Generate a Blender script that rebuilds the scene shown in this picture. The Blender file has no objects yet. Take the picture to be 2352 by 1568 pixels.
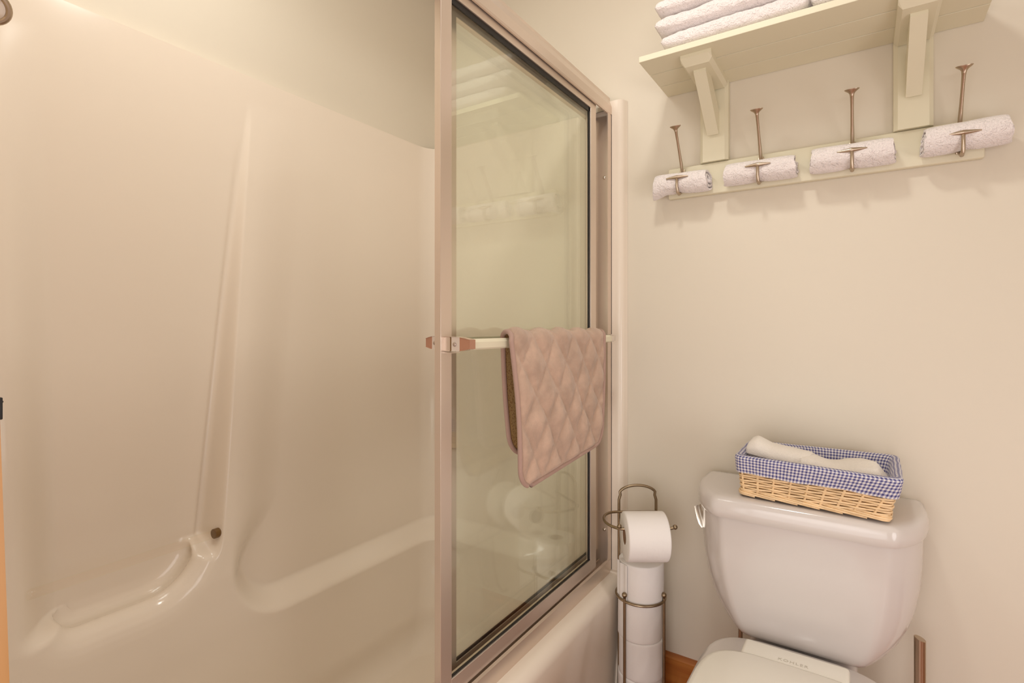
import bpy, bmesh, math, random
from mathutils import Vector, Matrix, noise

random.seed(7)
PI = math.pi
SC = bpy.context.scene
COL = SC.collection

# ------------------------------------------------------------------ camera
H = 1.09                 # eye height; geometry below is written with z measured from the eye
YAW = 0.5848
cam_d = bpy.data.cameras.new('camera')
cam_d.sensor_width = 36.0
cam_d.lens = 1215.0 / 2352.0 * 36.0
cam_d.shift_y = -32.0 / 2352.0
cam_d.clip_start = 0.01
cam = bpy.data.objects.new('camera', cam_d)
cam.location = (0, 0, H)
cam.rotation_euler = (PI / 2, 0, YAW)
COL.objects.link(cam)
SC.camera = cam

# ------------------------------------------------------------------ world, lights, exposure
world = bpy.data.worlds.new('world')
SC.world = world
world.use_nodes = True
bg = world.node_tree.nodes['Background']
bg.inputs[0].default_value = (1.0, 0.9, 0.78, 1)
bg.inputs[1].default_value = 0.2

def area(name, loc, target, size, power, color, shape='DISK'):
    l = bpy.data.lights.new(name, 'AREA')
    l.shape = shape; l.size = size; l.energy = power; l.color = color
    o = bpy.data.objects.new(name, l)
    o.location = Vector(loc) + Vector((0, 0, H))
    d = Vector(target) - Vector(loc)
    o.rotation_euler = d.to_track_quat('-Z', 'Y').to_euler()
    COL.objects.link(o)
    return o
area('ceiling_light', (-0.30, 0.74, 1.27), (-0.30, 0.76, 0), 0.16, 5.0, (1.0, 0.985, 0.93))
area('tub_fill', (-0.95, 0.45, 1.27), (-1.0, 0.60, 0), 0.45, 4.2, (1.0, 0.99, 0.93))  # added fill over the tub to brighten its walls
area('side_fill', (1.05, 0.40, -0.35), (-1.0, 0.9, -0.8), 0.9, 7.5, (1.0, 0.98, 1.0))  # added fill from the right for the apron and tub wall
area('rear_fill', (-0.05, -0.55, 0.0), (-0.7, 1.3, -0.7), 1.0, 3.6, (1.0, 0.98, 0.97))  # added soft fill from behind the camera
area('bounce_fill', (0.45, -0.5, 0.2), (0.3, -0.3, 2), 0.8, 8.0, (1.0, 0.98, 0.96))  # added lamp aimed at the ceiling for bounce light
area('low_fill', (-0.20, -0.50, -0.50), (-0.8, 1.2, -0.8), 1.3, 8.2, (1.0, 0.98, 1.0))  # added low fill for the lower tub and wall

vs = SC.view_settings
vs.view_transform = 'Standard'
vs.look = 'None'
vs.exposure = 0.08
vs.gamma = 1.0
vs.use_curve_mapping = False

# ------------------------------------------------------------------ materials
def mat(name, color, rough=0.5, metal=0.0, spec=0.5, coat=0.0, var=0.0, var_scale=8.0,
        bump=0.0, bump_scale=300.0, bump2=0.0, bump2_scale=20.0, sheen=0.0, dist=0.001, sss=0.0):
    m = bpy.data.materials.new(name); m.use_nodes = True
    nt = m.node_tree; N = nt.nodes; L = nt.links
    b = N['Principled BSDF']
    b.inputs['Base Color'].default_value = (*color, 1)
    b.inputs['Roughness'].default_value = rough
    b.inputs['Metallic'].default_value = metal
    b.inputs['Specular IOR Level'].default_value = spec
    b.inputs['Coat Weight'].default_value = coat
    b.inputs['Coat Roughness'].default_value = 0.06
    b.inputs['Sheen Weight'].default_value = sheen
    tc = N.new('ShaderNodeTexCoord')
    if var > 0:
        n = N.new('ShaderNodeTexNoise'); n.inputs['Scale'].default_value = var_scale
        n.inputs['Detail'].default_value = 4
        L.new(tc.outputs['Object'], n.inputs['Vector'])
        r = N.new('ShaderNodeMapRange')
        r.inputs['To Min'].default_value = 1 - var; r.inputs['To Max'].default_value = 1 + var
        L.new(n.outputs['Fac'], r.inputs['Value'])
        v = N.new('ShaderNodeVectorMath'); v.operation = 'SCALE'
        v.inputs[0].default_value = color
        L.new(r.outputs[0], v.inputs['Scale'])
        L.new(v.outputs[0], b.inputs['Base Color'])
    last = None
    for s, sc in ((bump, bump_scale), (bump2, bump2_scale)):
        if s > 0:
            n = N.new('ShaderNodeTexNoise'); n.inputs['Scale'].default_value = sc
            n.inputs['Detail'].default_value = 3
            L.new(tc.outputs['Object'], n.inputs['Vector'])
            bp = N.new('ShaderNodeBump'); bp.inputs['Strength'].default_value = s
            bp.inputs['Distance'].default_value = dist if sc == bump_scale else dist * 3
            L.new(n.outputs['Fac'], bp.inputs['Height'])
            if last: L.new(last.outputs[0], bp.inputs['Normal'])
            last = bp
    if last: L.new(last.outputs[0], b.inputs['Normal'])
    return m

M = {}
M['wall'] = mat('cream_paint', (0.76, 0.685, 0.565), 0.55, var=0.015, var_scale=3, bump=0.12, bump_scale=160, dist=0.0006)
M['ceil'] = mat('ceiling_paint', (0.82, 0.79, 0.73), 0.8)
M['acrylic'] = mat('almond_fibreglass', (0.86, 0.755, 0.635), 0.14, spec=0.35, var=0.01, var_scale=4)
M['alum'] = mat('satin_champagne_metal', (0.74, 0.63, 0.54), 0.33, metal=0.75, bump=0.04, bump_scale=500, dist=0.0003)
M['alum_dark'] = mat('dark_screw_metal', (0.45, 0.36, 0.3), 0.4, metal=0.7)  # darker metal of the bar holder screws
M['gasket_shade'] = mat('black_rubber_shade', (0.006, 0.004, 0.004), 0.5)  # rubber and latch black, also painted in as shade along the frame
M['rackpaint'] = mat('ivory_rack_paint', (0.80, 0.74, 0.56), 0.42, var=0.01, var_scale=10, bump=0.05, bump_scale=60)
M['nickel'] = mat('satin_nickel', (0.50, 0.40, 0.30), 0.3, metal=1.0)
M['holder'] = mat('aged_nickel_wire', (0.34, 0.26, 0.17), 0.34, metal=1.0, var=0.15, var_scale=60)
M['chrome'] = mat('chrome', (0.66, 0.6, 0.52), 0.2, metal=1.0)
M['terry'] = mat('white_terry', (0.92, 0.835, 0.81), 0.95, sheen=0.5, var=0.06, var_scale=260, bump=1.0, bump_scale=330, bump2=0.6, bump2_scale=90, dist=0.003)
M['terry_warm'] = mat('offwhite_terry', (0.86, 0.79, 0.71), 0.95, sheen=0.4, var=0.05, var_scale=260, bump=0.8, bump_scale=480, dist=0.0018)
M['plush'] = mat('mauve_plush', (0.53, 0.365, 0.27), 0.9, sheen=0.3, var=0.38, var_scale=24, bump=0.6, bump_scale=600, bump2=0.5, bump2_scale=60, dist=0.0012)
M['binding'] = mat('mauve_binding', (0.44, 0.29, 0.235), 0.85, sheen=0.1, bump=0.5, bump_scale=500)
M['paper'] = mat('toilet_tissue', (0.87, 0.82, 0.78), 0.95, var=0.01, var_scale=20, bump=0.35, bump_scale=110, bump2=0.35, bump2_scale=25, dist=0.0009)
M['card'] = mat('cardboard', (0.30, 0.17, 0.09), 0.9)
M['china'] = mat('vitreous_china', (0.68, 0.625, 0.585), 0.13, coat=0.15)
M['seat'] = mat('seat_plastic', (0.82, 0.78, 0.69), 0.25, coat=0.2)
M['logo'] = mat('embossed_lettering', (0.55, 0.50, 0.42), 0.4)
M['wicker'] = mat('honey_wicker', (0.86, 0.61, 0.34), 0.45, coat=0.2, var=0.28, var_scale=45, bump=0.2, bump_scale=200)
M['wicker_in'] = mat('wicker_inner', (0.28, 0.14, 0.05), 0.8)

def wood(name, c1, c2, scale=(3, 60, 60), rough=0.35):
    m = mat(name, c1, rough, coat=0.3)
    nt = m.node_tree; N = nt.nodes; L = nt.links
    tc = N.new('ShaderNodeTexCoord'); mp = N.new('ShaderNodeMapping'); mp.inputs['Scale'].default_value = scale
    n = N.new('ShaderNodeTexNoise'); n.inputs['Scale'].default_value = 1.0; n.inputs['Detail'].default_value = 5
    r = N.new('ShaderNodeValToRGB')
    r.color_ramp.elements[0].color = (*c2, 1); r.color_ramp.elements[0].position = 0.35
    r.color_ramp.elements[1].color = (*c1, 1); r.color_ramp.elements[1].position = 0.65
    L.new(tc.outputs['Object'], mp.inputs[0]); L.new(mp.outputs[0], n.inputs['Vector'])
    L.new(n.outputs['Fac'], r.inputs[0]); L.new(r.outputs[0], N['Principled BSDF'].inputs['Base Color'])
    return m
M['oak'] = wood('orange_stained_oak', (0.50, 0.18, 0.035), (0.38, 0.11, 0.018))
M['oakdoor'] = wood('golden_oak', (0.42, 0.21, 0.075), (0.36, 0.17, 0.05), scale=(50, 50, 3))
M['floor'] = wood('reddish_wood_floor', (0.42, 0.15, 0.05), (0.32, 0.10, 0.03), scale=(4, 40, 40))

def glass(name, tint, ior=1.5, film=0.0, film_col=(0.7, 0.68, 0.5), rough=0.0):
    m = bpy.data.materials.new(name); m.use_nodes = True
    nt = m.node_tree; N = nt.nodes; L = nt.links
    N.remove(N['Principled BSDF'])
    out = N['Material Output']
    t = N.new('ShaderNodeBsdfTransparent'); t.inputs[0].default_value = (*tint, 1)
    g = N.new('ShaderNodeBsdfGlossy'); g.inputs['Roughness'].default_value = rough
    g.inputs[0].default_value = (0.95, 1.0, 0.9, 1)
    # Schlick reflectance from the angle to the surface, the same on both faces of the pane
    f0 = ((ior - 1) / (ior + 1)) ** 2
    ge = N.new('ShaderNodeNewGeometry')
    dt = N.new('ShaderNodeVectorMath'); dt.operation = 'DOT_PRODUCT'
    L.new(ge.outputs['Normal'], dt.inputs[0]); L.new(ge.outputs['Incoming'], dt.inputs[1])
    def mth(op, a, b_=None):
        n_ = N.new('ShaderNodeMath'); n_.operation = op
        for i_, q_ in enumerate((a, b_)):
            if q_ is None: continue
            if isinstance(q_, (int, float)): n_.inputs[i_].default_value = q_
            else: L.new(q_, n_.inputs[i_])
        return n_.outputs[0]
    f_ = mth('POWER', mth('SUBTRACT', 1.0, mth('ABSOLUTE', dt.outputs['Value'])), 5.0)
    fr_out = mth('ADD', mth('MULTIPLY', f_, 1 - f0), f0)
    mx = N.new('ShaderNodeMixShader')
    src = t
    if film > 0:
        d = N.new('ShaderNodeBsdfDiffuse'); d.inputs[0].default_value = (*film_col, 1)
        tr = N.new('ShaderNodeBsdfTranslucent'); tr.inputs[0].default_value = (*film_col, 1)
        md = N.new('ShaderNodeMixShader'); md.inputs[0].default_value = 0.5
        L.new(d.outputs[0], md.inputs[1]); L.new(tr.outputs[0], md.inputs[2])
        mf = N.new('ShaderNodeMixShader'); mf.inputs[0].default_value = film
        L.new(t.outputs[0], mf.inputs[1]); L.new(md.outputs[0], mf.inputs[2])
        src = mf
    L.new(fr_out, mx.inputs[0]); L.new(src.outputs[0], mx.inputs[1]); L.new(g.outputs[0], mx.inputs[2])
    L.new(mx.outputs[0], out.inputs['Surface'])
    return m
M['glass'] = glass('clear_greenish_glass', (0.985, 0.992, 0.975), 1.62)
M['glass2'] = glass('filmed_greenish_glass', (0.98, 0.99, 0.965), 1.58, film=0.12, film_col=(0.92, 0.90, 0.82))
M['lucite'] = glass('clear_acrylic', (1.0, 0.985, 0.97), 1.35, rough=0.03)
M['amber'] = mat('amber_tinted_acrylic', (0.42, 0.20, 0.12), 0.15, coat=0.5)
M['amber_dark'] = mat('brown_end_cap', (0.16, 0.08, 0.02), 0.3)
M['clearcap'] = mat('pale_acrylic', (0.66, 0.56, 0.47), 0.12, coat=0.6)

def gingham():
    m = mat('blue_gingham', (0.8, 0.8, 0.8), 0.9, sheen=0.1)
    nt = m.node_tree; N = nt.nodes; L = nt.links
    uv = N.new('ShaderNodeUVMap'); sp = N.new('ShaderNodeSeparateXYZ'); L.new(uv.outputs[0], sp.inputs[0])
    st = []
    for i in range(2):
        a = N.new('ShaderNodeMath'); a.operation = 'MULTIPLY'; a.inputs[1].default_value = 1 / 0.0068
        fr = N.new('ShaderNodeMath'); fr.operation = 'FRACT'
        gt = N.new('ShaderNodeMath'); gt.operation = 'GREATER_THAN'; gt.inputs[1].default_value = 0.5
        L.new(sp.outputs[i], a.inputs[0]); L.new(a.outputs[0], fr.inputs[0]); L.new(fr.outputs[0], gt.inputs[0])
        st.append(gt)
    ad = N.new('ShaderNodeMath'); ad.operation = 'ADD'; L.new(st[0].outputs[0], ad.inputs[0]); L.new(st[1].outputs[0], ad.inputs[1])
    hf = N.new('ShaderNodeMath'); hf.operation = 'MULTIPLY'; hf.inputs[1].default_value = 0.5; L.new(ad.outputs[0], hf.inputs[0])
    r = N.new('ShaderNodeValToRGB'); r.color_ramp.interpolation = 'CONSTANT'
    r.color_ramp.elements[0].color = (0.80, 0.74, 0.70, 1)
    e = r.color_ramp.elements.new(0.25); e.color = (0.36, 0.36, 0.50, 1)
    r.color_ramp.elements[2].position = 0.75; r.color_ramp.elements[2].color = (0.07, 0.06, 0.20, 1)
    L.new(hf.outputs[0], r.inputs[0]); L.new(r.outputs[0], N['Principled BSDF'].inputs['Base Color'])
    return m
M['gingham'] = gingham()

def netting():
    m = mat('tan_rubber_netting', (0.5, 0.3, 0.1), 0.8)
    nt = m.node_tree; N = nt.nodes; L = nt.links
    uv = N.new('ShaderNodeUVMap'); v = N.new('ShaderNodeTexVoronoi'); v.inputs['Scale'].default_value = 260
    L.new(uv.outputs[0], v.inputs['Vector'])
    r = N.new('ShaderNodeValToRGB')
    r.color_ramp.elements[0].color = (0.30, 0.14, 0.05, 1); r.color_ramp.elements[0].position = 0.15
    r.color_ramp.elements[1].color = (0.62, 0.42, 0.19, 1); r.color_ramp.elements[1].position = 0.45
    L.new(v.outputs['Distance'], r.inputs[0]); L.new(r.outputs[0], N['Principled BSDF'].inputs['Base Color'])
    bp = N.new('ShaderNodeBump'); bp.inputs['Strength'].default_value = 0.5; bp.inputs['Distance'].default_value = 0.001
    L.new(v.outputs['Distance'], bp.inputs['Height']); L.new(bp.outputs[0], N['Principled BSDF'].inputs['Normal'])
    return m
M['net'] = netting()

# ------------------------------------------------------------------ mesh helpers
class MB:
    """collects shapes (z from the eye) and links them as one mesh object"""
    def __init__(s): s.v = []; s.f = []; s.uv = None
    def add(s, vs_, fs):
        o = len(s.v); s.v += [tuple(p) for p in vs_]; s.f += [tuple(i + o for i in f) for f in fs]; return s
    def box(s, a, b, bevel=0.0, seg=2, rot=None, piv=None):
        bm = bmesh.new(); bmesh.ops.create_cube(bm, size=1)
        c = [(a[i] + b[i]) / 2 for i in range(3)]; d = [abs(b[i] - a[i]) for i in range(3)]
        for v in bm.verts: v.co = Vector((v.co.x * d[0], v.co.y * d[1], v.co.z * d[2]))
        if bevel > 0: bmesh.ops.bevel(bm, geom=bm.edges[:], offset=bevel, segments=seg, affect='EDGES', profile=0.5)
        for v in bm.verts:
            p = v.co.copy()
            if rot is not None: p = rot @ p
            v.co = p + Vector(c)
        s.bm(bm); bm.free(); return s
    def bm(s, bm):
        bm.verts.index_update()
        s.add([v.co[:] for v in bm.verts], [[v.index for v in f.verts] for f in bm.faces]); return s
    def tube(s, pts, r, n=12, closed=False, caps=True, squash=1.0):
        pts = [Vector(p) for p in pts]; k = len(pts)
        rr = r if isinstance(r, (list, tuple)) else [r] * k
        vs_ = []; prev = None
        for i in range(k):
            if closed: t = (pts[(i + 1) % k] - pts[i - 1]).normalized()
            else: t = (pts[min(i + 1, k - 1)] - pts[max(i - 1, 0)]).normalized()
            if prev is None:
                a = Vector((0, 0, 1)) if abs(t.z) < 0.9 else Vector((1, 0, 0))
                u = t.cross(a).normalized()
            else: u = (prev - t * prev.dot(t)).normalized()
            prev = u; w = t.cross(u)
            for j in range(n):
                an = 2 * PI * j / n
                vs_.append(pts[i] + (u * math.cos(an) + w * math.sin(an) * squash) * rr[i])
        fs = []
        for i in range(k if closed else k - 1):
            for j in range(n):
                a_ = i * n + j; b_ = i * n + (j + 1) % n
                c_ = ((i + 1) % k) * n + (j + 1) % n; d_ = ((i + 1) % k) * n + j
                fs.append((a_, b_, c_, d_))
        if caps and not closed:
            fs.append(tuple(range(n - 1, -1, -1))); fs.append(tuple((k - 1) * n + j for j in range(n)))
        return s.add(vs_, fs)
    def sphere(s, c, r, n=16, sc=(1, 1, 1)):
        bm = bmesh.new(); bmesh.ops.create_uvsphere(bm, u_segments=n, v_segments=n // 2 + 2, radius=r)
        for v in bm.verts: v.co = Vector((v.co.x * sc[0], v.co.y * sc[1], v.co.z * sc[2])) + Vector(c)
        s.bm(bm); bm.free(); return s
    def loft(s, secs, cap0=True, cap1=True, closed=True):
        n = len(secs[0]); vs_ = [p for q in secs for p in q]; fs = []
        for i in range(len(secs) - 1):
            for j in range(n if closed else n - 1):
                fs.append((i * n + j, i * n + (j + 1) % n, (i + 1) * n + (j + 1) % n, (i + 1) * n + j))
        if cap0: fs.append(tuple(range(n - 1, -1, -1)))
        if cap1: fs.append(tuple((len(secs) - 1) * n + j for j in range(n)))
        return s.add(vs_, fs)
    def prism(s, poly, axis, a, b):
        """polygon in the two other axes extruded along axis from a to b"""
        def P(p, t):
            if axis == 'x': return (t, p[0], p[1])
            if axis == 'y': return (p[0], t, p[1])
            return (p[0], p[1], t)
        return s.loft([[P(p, a) for p in poly], [P(p, b) for p in poly]])
    def lathe(s, c, prof, n=32, axis=Vector((0, 0, 1))):
        q = Vector((0, 0, 1)).rotation_difference(axis); secs = []
        for r, h in prof:
            secs.append([Vector(c) + q @ Vector((r * math.cos(2 * PI * j / n), r * math.sin(2 * PI * j / n), h)) for j in range(n)])
        return s.loft(secs)
    def grid(s, rows, uv=None):
        m = len(rows[0]); vs_ = [p for r in rows for p in r]
        fs = [(i * m + j, i * m + j + 1, (i + 1) * m + j + 1, (i + 1) * m + j) for i in range(len(rows) - 1) for j in range(m - 1)]
        if uv is not None: s.uv = [c for r in uv for c in r]
        return s.add(vs_, fs)

ORG = {}
def obj(name, mb, m, parent=None, loc=None, smooth=35, fix=True):
    """link mb as ONE mesh object; loc (z from the eye) is the origin of a top-level object"""
    me = bpy.data.meshes.new(name)
    org = ORG[parent.name] if parent is not None else (Vector(loc) + Vector((0, 0, H)) if loc is not None else Vector((0, 0, 0)))
    me.from_pydata([tuple(Vector(p) + Vector((0, 0, H)) - org) for p in mb.v], [], mb.f)
    if mb.uv is not None:
        lay = me.uv_layers.new(name='UVMap')
        for lp in me.loops: lay.data[lp.index].uv = mb.uv[lp.vertex_index]
    if fix:
        bm = bmesh.new(); bm.from_mesh(me); bmesh.ops.recalc_face_normals(bm, faces=bm.faces[:]); bm.to_mesh(me); bm.free()
    if smooth:
        me.shade_smooth(); me.set_sharp_from_angle(angle=math.radians(smooth))
    me.materials.append(m)
    o = bpy.data.objects.new(name, me); COL.objects.link(o)
    if parent is not None: o.parent = parent
    else: o.location = org
    ORG[o.name] = org
    return o
def tag(o, label=None, cat=None, group=None, kind=None):
    if label: o['label'] = label
    if cat: o['category'] = cat
    if group: o['group'] = group
    if kind: o['kind'] = kind
    return o
def thing(name, label, cat, loc, group=None):
    o = bpy.data.objects.new(name, None); o.empty_display_size = 0.05
    COL.objects.link(o); o.location = Vector(loc) + Vector((0, 0, H)); ORG[o.name] = o.location.copy()
    return tag(o, label, cat, group)
def struct(name, mb, m, label, **k): return tag(obj(name, mb, m, **k), label, kind='structure')
def sst(a, b, x):
    t = min(1, max(0, (x - a) / (b - a))); return t * t * (3 - 2 * t)
def nz(x, y, z, s): return noise.noise(Vector((x * s, y * s, z * s)))
def bez(p0, p1, p2, n):
    return [tuple((1 - t) ** 2 * a + 2 * t * (1 - t) * b + t * t * c for a, b, c in zip(p0, p1, p2)) for t in [i / n for i in range(n + 1)]]

FL, CE, YW = -H, 1.30, 1.55
# ------------------------------------------------------------------ room shell
struct('floor', MB().box((-1.47, -1.5, FL - 0.05), (1.25, 1.65, FL)), M['floor'], 'reddish wood floor under the toilet')
struct('ceiling', MB().box((-1.47, -1.5, CE), (1.25, 1.65, CE + 0.05)), M['ceil'], 'plain cream ceiling')
struct('wall_back', MB().box((-1.47, YW, FL), (1.25, YW + 0.1, CE)), M['wall'], 'cream painted wall behind the toilet')
struct('wall_left', MB().box((-1.47, -0.04, FL), (-1.386, YW, CE)), M['wall'], 'cream painted wall above the tub surround')
struct('wall_right', MB().box((1.15, -1.5, FL), (1.25, YW, CE)), M['wall'], 'cream painted wall to the right')
struct('wall_tub_end', MB().box((-1.47, -0.14, FL), (-0.62, 0.03, CE)), M['wall'], 'cream painted wall at the near end of the tub')
struct('wall_near', MB().box((-1.47, -1.6, FL), (1.25, -1.5, CE)), M['wall'], 'cream painted wall behind the viewer')
bb = [(YW, FL), (YW, -0.95), (YW - 0.010, -0.95), (YW - 0.020, -0.957), (YW - 0.020, FL)]
struct('baseboard_back', MB().prism(bb, 'x', -0.585, 1.15), M['oak'], 'orange stained wooden baseboard behind the toilet')

# ------------------------------------------------------------------ bathtub and surround
tub = thing('bathtub', 'glossy almond one-piece bathtub with moulded wall surround and soap ledge', 'bathtub', (-1.0, 0.8, FL))
R0 = 0.09
def mz(z): return 0.070 * (1 - sst(-0.75, 0.75, z)) if z > -0.75 else 0.070
def mlin(z):
    if z > 0.60: return 0.0
    return 0.084 * min(1.0, (0.60 - z) / 1.2)
def y1(z): return 0.794 + (z - 0.608) * (0.794 - 0.675) / 1.108
def sdf_left(y, z):
    zb = -0.642; rr, rl = 0.14, 0.075
    b = y1(z) - y; a = y - (0.328 + (z + 0.5) * -0.01); c = z - zb
    def cor(p, q, r):
        if p < r and q < r: return r - math.hypot(r - p, r - q)
        return min(p, q)
    return min(cor(b, c, rr), cor(a, c, rl))
def sdf_right(y, z):
    zb = -0.725; r = 0.13
    a = y - (y1(max(z, -0.55)) + 0.048); c = z - zb
    if a < r and c < r: return r - math.hypot(r - a, r - c)
    return min(a, c)
PROF = [(-0.03, -0.03, 1.0), (-0.015, -0.015, 1.0), (0.0, 0.0, 0.985), (0.012, 0.014, 0.95), (0.022, 0.028, 0.86), (0.030, 0.038, 0.74),
        (0.036, 0.043, 0.62), (0.041, 0.043, 0.52), (0.047, 0.038, 0.43), (0.053, 0.034, 0.34), (0.059, 0.035, 0.22), (0.066, 0.043, 0.10), (0.074, 0.056, 0.03), (0.085, 0.075, 0.0), (0.11, 0.11, 0.0)]
def prof(s):
    if s <= PROF[0][0]: return s, 1.0
    if s >= PROF[-1][0]: return s, 0.0
    for p, q in zip(PROF, PROF[1:]):
        if s <= q[0]:
            t = (s - p[0]) / (q[0] - p[0]); return p[1] + t * (q[1] - p[1]), p[2] + t * (q[2] - p[2])
def wall_d(y, z):
    """protrusion and vertical shift of the moulded wall at (y, z)"""
    m = mlin(z)
    if z < -0.745: m += 0.07 * ((-0.745 - z) / 0.205) ** 2 * 0.8
    dz = dy = 0.0
    sl = sdf_left(y, z); d = m
    if sl > -0.03:
        e = 0.002
        gz = (sdf_left(y, z + e) - sdf_left(y, z - e)) / (2 * e); gy = (sdf_left(y + e, z) - sdf_left(y - e, z)) / (2 * e)
        w = sst(0.02, 0.50, gz)
        n, k = prof(sl)
        ks = 1 - (sst(-0.005, 0.013, sl) if y > 0.5 else sst(-0.028, 0.055, sl))
        kk = k * w + ks * (1 - w)
        d = m * kk
        if y > 0.5: d -= 0.011 * math.exp(-((sl - 0.019) / 0.008) ** 2) * (1 - w) * min(1, max(0, (0.5 - z) / 0.5))  # groove added to the shape to deepen the shade along the seam
        dz = w * (n - sl) * gz; dy = w * (n - sl) * gy
    if y > 0.6: d -= 0.70 * m * sst(-0.024, 0.036 + 0.09 * sst(-0.62, -0.45, z), sdf_right(y, z)) * (1 - sst(-0.03, -0.01, sl))
    return d, dy, dz
zs = []
z = 0.668
while z > -0.44: zs.append(z); z -= 0.012
while z > -0.775: zs.append(z); z -= 0.0025
while z > -0.95: zs.append(z); z -= 0.012
def P_path(seg, t, d, dy=0.0):
    r = R0 if d < 0.1 else R0 + (d - 0.1) * 0.5
    ya, yb = 0.06 + d + r, 1.52 - d - r; xa = -1.36 + d + r
    if seg == 'near': return (-0.64 + (xa + 0.64) * t, 0.06 + d)
    if seg == 'arc0': a = t * PI / 2; return (xa - r * math.sin(a), ya - r * math.cos(a))
    if seg == 'back':
        y = 0.15 + t * 1.28
        if y < 0.30: y = ya + (0.30 - ya) * (y - 0.15) / 0.15
        elif y > 1.25: y = 1.25 + (yb - 1.25) * (y - 1.25) / 0.18
        return (-1.36 + d, y + dy)
    if seg == 'arc1': a = t * PI / 2; return (xa - r * math.cos(a), yb + r * math.sin(a))
    return (xa + (-0.64 - xa) * t, 1.52 - d)
YB = [0.15 + 0.0056 * i for i in range(86)] + [0.630 + 0.0018 * i for i in range(111)] + [0.832 + 0.0057 * i for i in range(105)] + [1.43]
colz = [('near', i / 10) for i in range(10)] + [('arc0', i / 12) for i in range(12)] + [('back', (y_ - 0.15) / 1.28) for y_ in YB] \
    + [('arc1', i / 14) for i in range(1, 14)] + [('end', i / 14) for i in range(15)]
rows = []
def row_at(z, f=None, extra=0.0, zset=None):
    r = []
    for seg, t in colz:
        y = {'near': 0.15, 'arc0': 0.15, 'back': 0.15 + t * 1.28}.get(seg, 1.43)
        if f is not None: d, dy, dz = f, 0, 0
        else: d, dy, dz = wall_d(y, z)
        if seg in ('near', 'end'):
            q_ = (1 - t) if seg == 'near' else t
            k_ = 1 - sst(0.45, 0.85, q_)
            d *= k_ + (1 - k_) * sst(0.755, 0.84, -z)
        x_, y_ = P_path(seg, t, d + extra, dy)
        r.append((x_, y_, (zset if zset is not None else z) + dz))
    return r
rows.append(row_at(0.668, -0.0255)); rows.append(row_at(0.668, -0.003, zset=0.669))
for z in zs: rows.append(row_at(z))
for i in range(1, 9):
    a = i / 8 * PI / 2
    rows.append(row_at(-0.95, None, 0.08 * (1 - math.cos(a)), -0.95 - 0.08 * math.sin(a)))
w = MB().grid(rows)
obj('surround_wall', w, M['acrylic'], tub, smooth=60, fix=False)
obj('basin_floor', MB().add([(-1.30, 0.12, -1.028), (-0.66, 0.12, -1.028), (-0.66, 1.46, -1.028), (-1.30, 1.46, -1.028)], [(0, 1, 2, 3)]), M['acrylic'], tub)
# apron: rolled rim, outer face and inner face
ap = [(-0.735, -1.03), (-0.715, -0.90), (-0.705, -0.79), (-0.698, -0.762), (-0.686, -0.748), (-0.668, -0.745), (-0.628, -0.745)]
ap += [(-0.628 + 0.032 * math.sin(a), -0.777 + 0.032 * math.cos(a)) for a in [i / 8 * PI / 2 for i in range(1, 9)]]
ap += [(-0.597, -0.83), (-0.603, -0.90), (-0.606, -1.00), (-0.606, FL), (-0.735, FL)]
obj('apron', MB().prism(ap, 'y', 0.035, 1.535), M['acrylic'], tub, smooth=50)
def flange(ya, yw, sgn):
    pf = [(-0.66, yw), (-0.66, ya + sgn * 0.002), (-0.655, ya), (-0.622, ya)]
    pf += [(-0.622 + 0.018 * math.sin(a), ya + sgn * 0.018 * (1 - math.cos(a))) for a in [i / 6 * PI / 2 for i in range(1, 7)]]
    pf += [(-0.600, yw)]
    return pf
f = MB().prism(flange(1.52, YW - 0.001, 1), 'z', FL, 0.694)
obj('front_flange', f, M['acrylic'], tub)
# apron-to-flange fillet
fi = []
for i in range(14):
    t = i / 13; zz = -0.74 - t * 0.34; wdt = 0.012 + 0.045 * t
    fi.append([(-0.600 - 0.003 * t, 1.52 - wdt, zz), (-0.594, 1.52 - wdt * 0.45, zz), (-0.585 + 0.012 * t, 1.52 - wdt * 0.12, zz), (-0.575 + 0.02 * t, 1.545, zz), (-0.66, 1.545, zz), (-0.66, 1.52 - wdt, zz)])
obj('corner_fillet', MB().loft(fi), M['acrylic'], tub)
# clear bar over the soap ledge
bar = obj('grab_bar', MB().tube([(-1.300, 0.322, -0.5), (-1.300, 0.672, -0.496)], 0.0095, 20), M['lucite'], tub)
tag(bar, 'clear acrylic rod over the soap ledge')
cp = obj('end_cap', MB().tube([(-1.300, 0.664, -0.496), (-1.301, 0.677, -0.496)], 0.0115, 20), M['amber_dark'], bar)
tag(cp, 'dark brown cap on the far end of the rod')

# ------------------------------------------------------------------ sliding shower door
door = thing('sliding_shower_door', 'framed glass bypass shower door standing on the tub rim', 'shower door', (-0.67, 0.8, -0.745))
hp = [(-0.643, 0.650), (-0.640, 0.653), (-0.640, 0.676), (-0.650, 0.700), (-0.650, 0.708), (-0.653, 0.711), (-0.705, 0.711), (-0.705, 0.650), (-0.702, 0.650), (-0.702, 0.700),
      (-0.664, 0.700), (-0.647, 0.676), (-0.647, 0.650)]
obj('header_rail', MB().prism(hp, 'y', 0.045, 1.530), M['alum'], door, smooth=20)
tp = [(-0.6395, -0.7452), (-0.6395, -0.706), (-0.646, -0.704), (-0.648, -0.706), (-0.648, -0.736), (-0.676, -0.736), (-0.676, -0.715), (-0.679, -0.715), (-0.679, -0.736), (-0.702, -0.736), (-0.702, -0.700), (-0.706, -0.700), (-0.706, -0.745)]
obj('bottom_track', MB().prism(tp, 'y', 0.066, 1.514), M['alum'], door, smooth=20)
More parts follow.
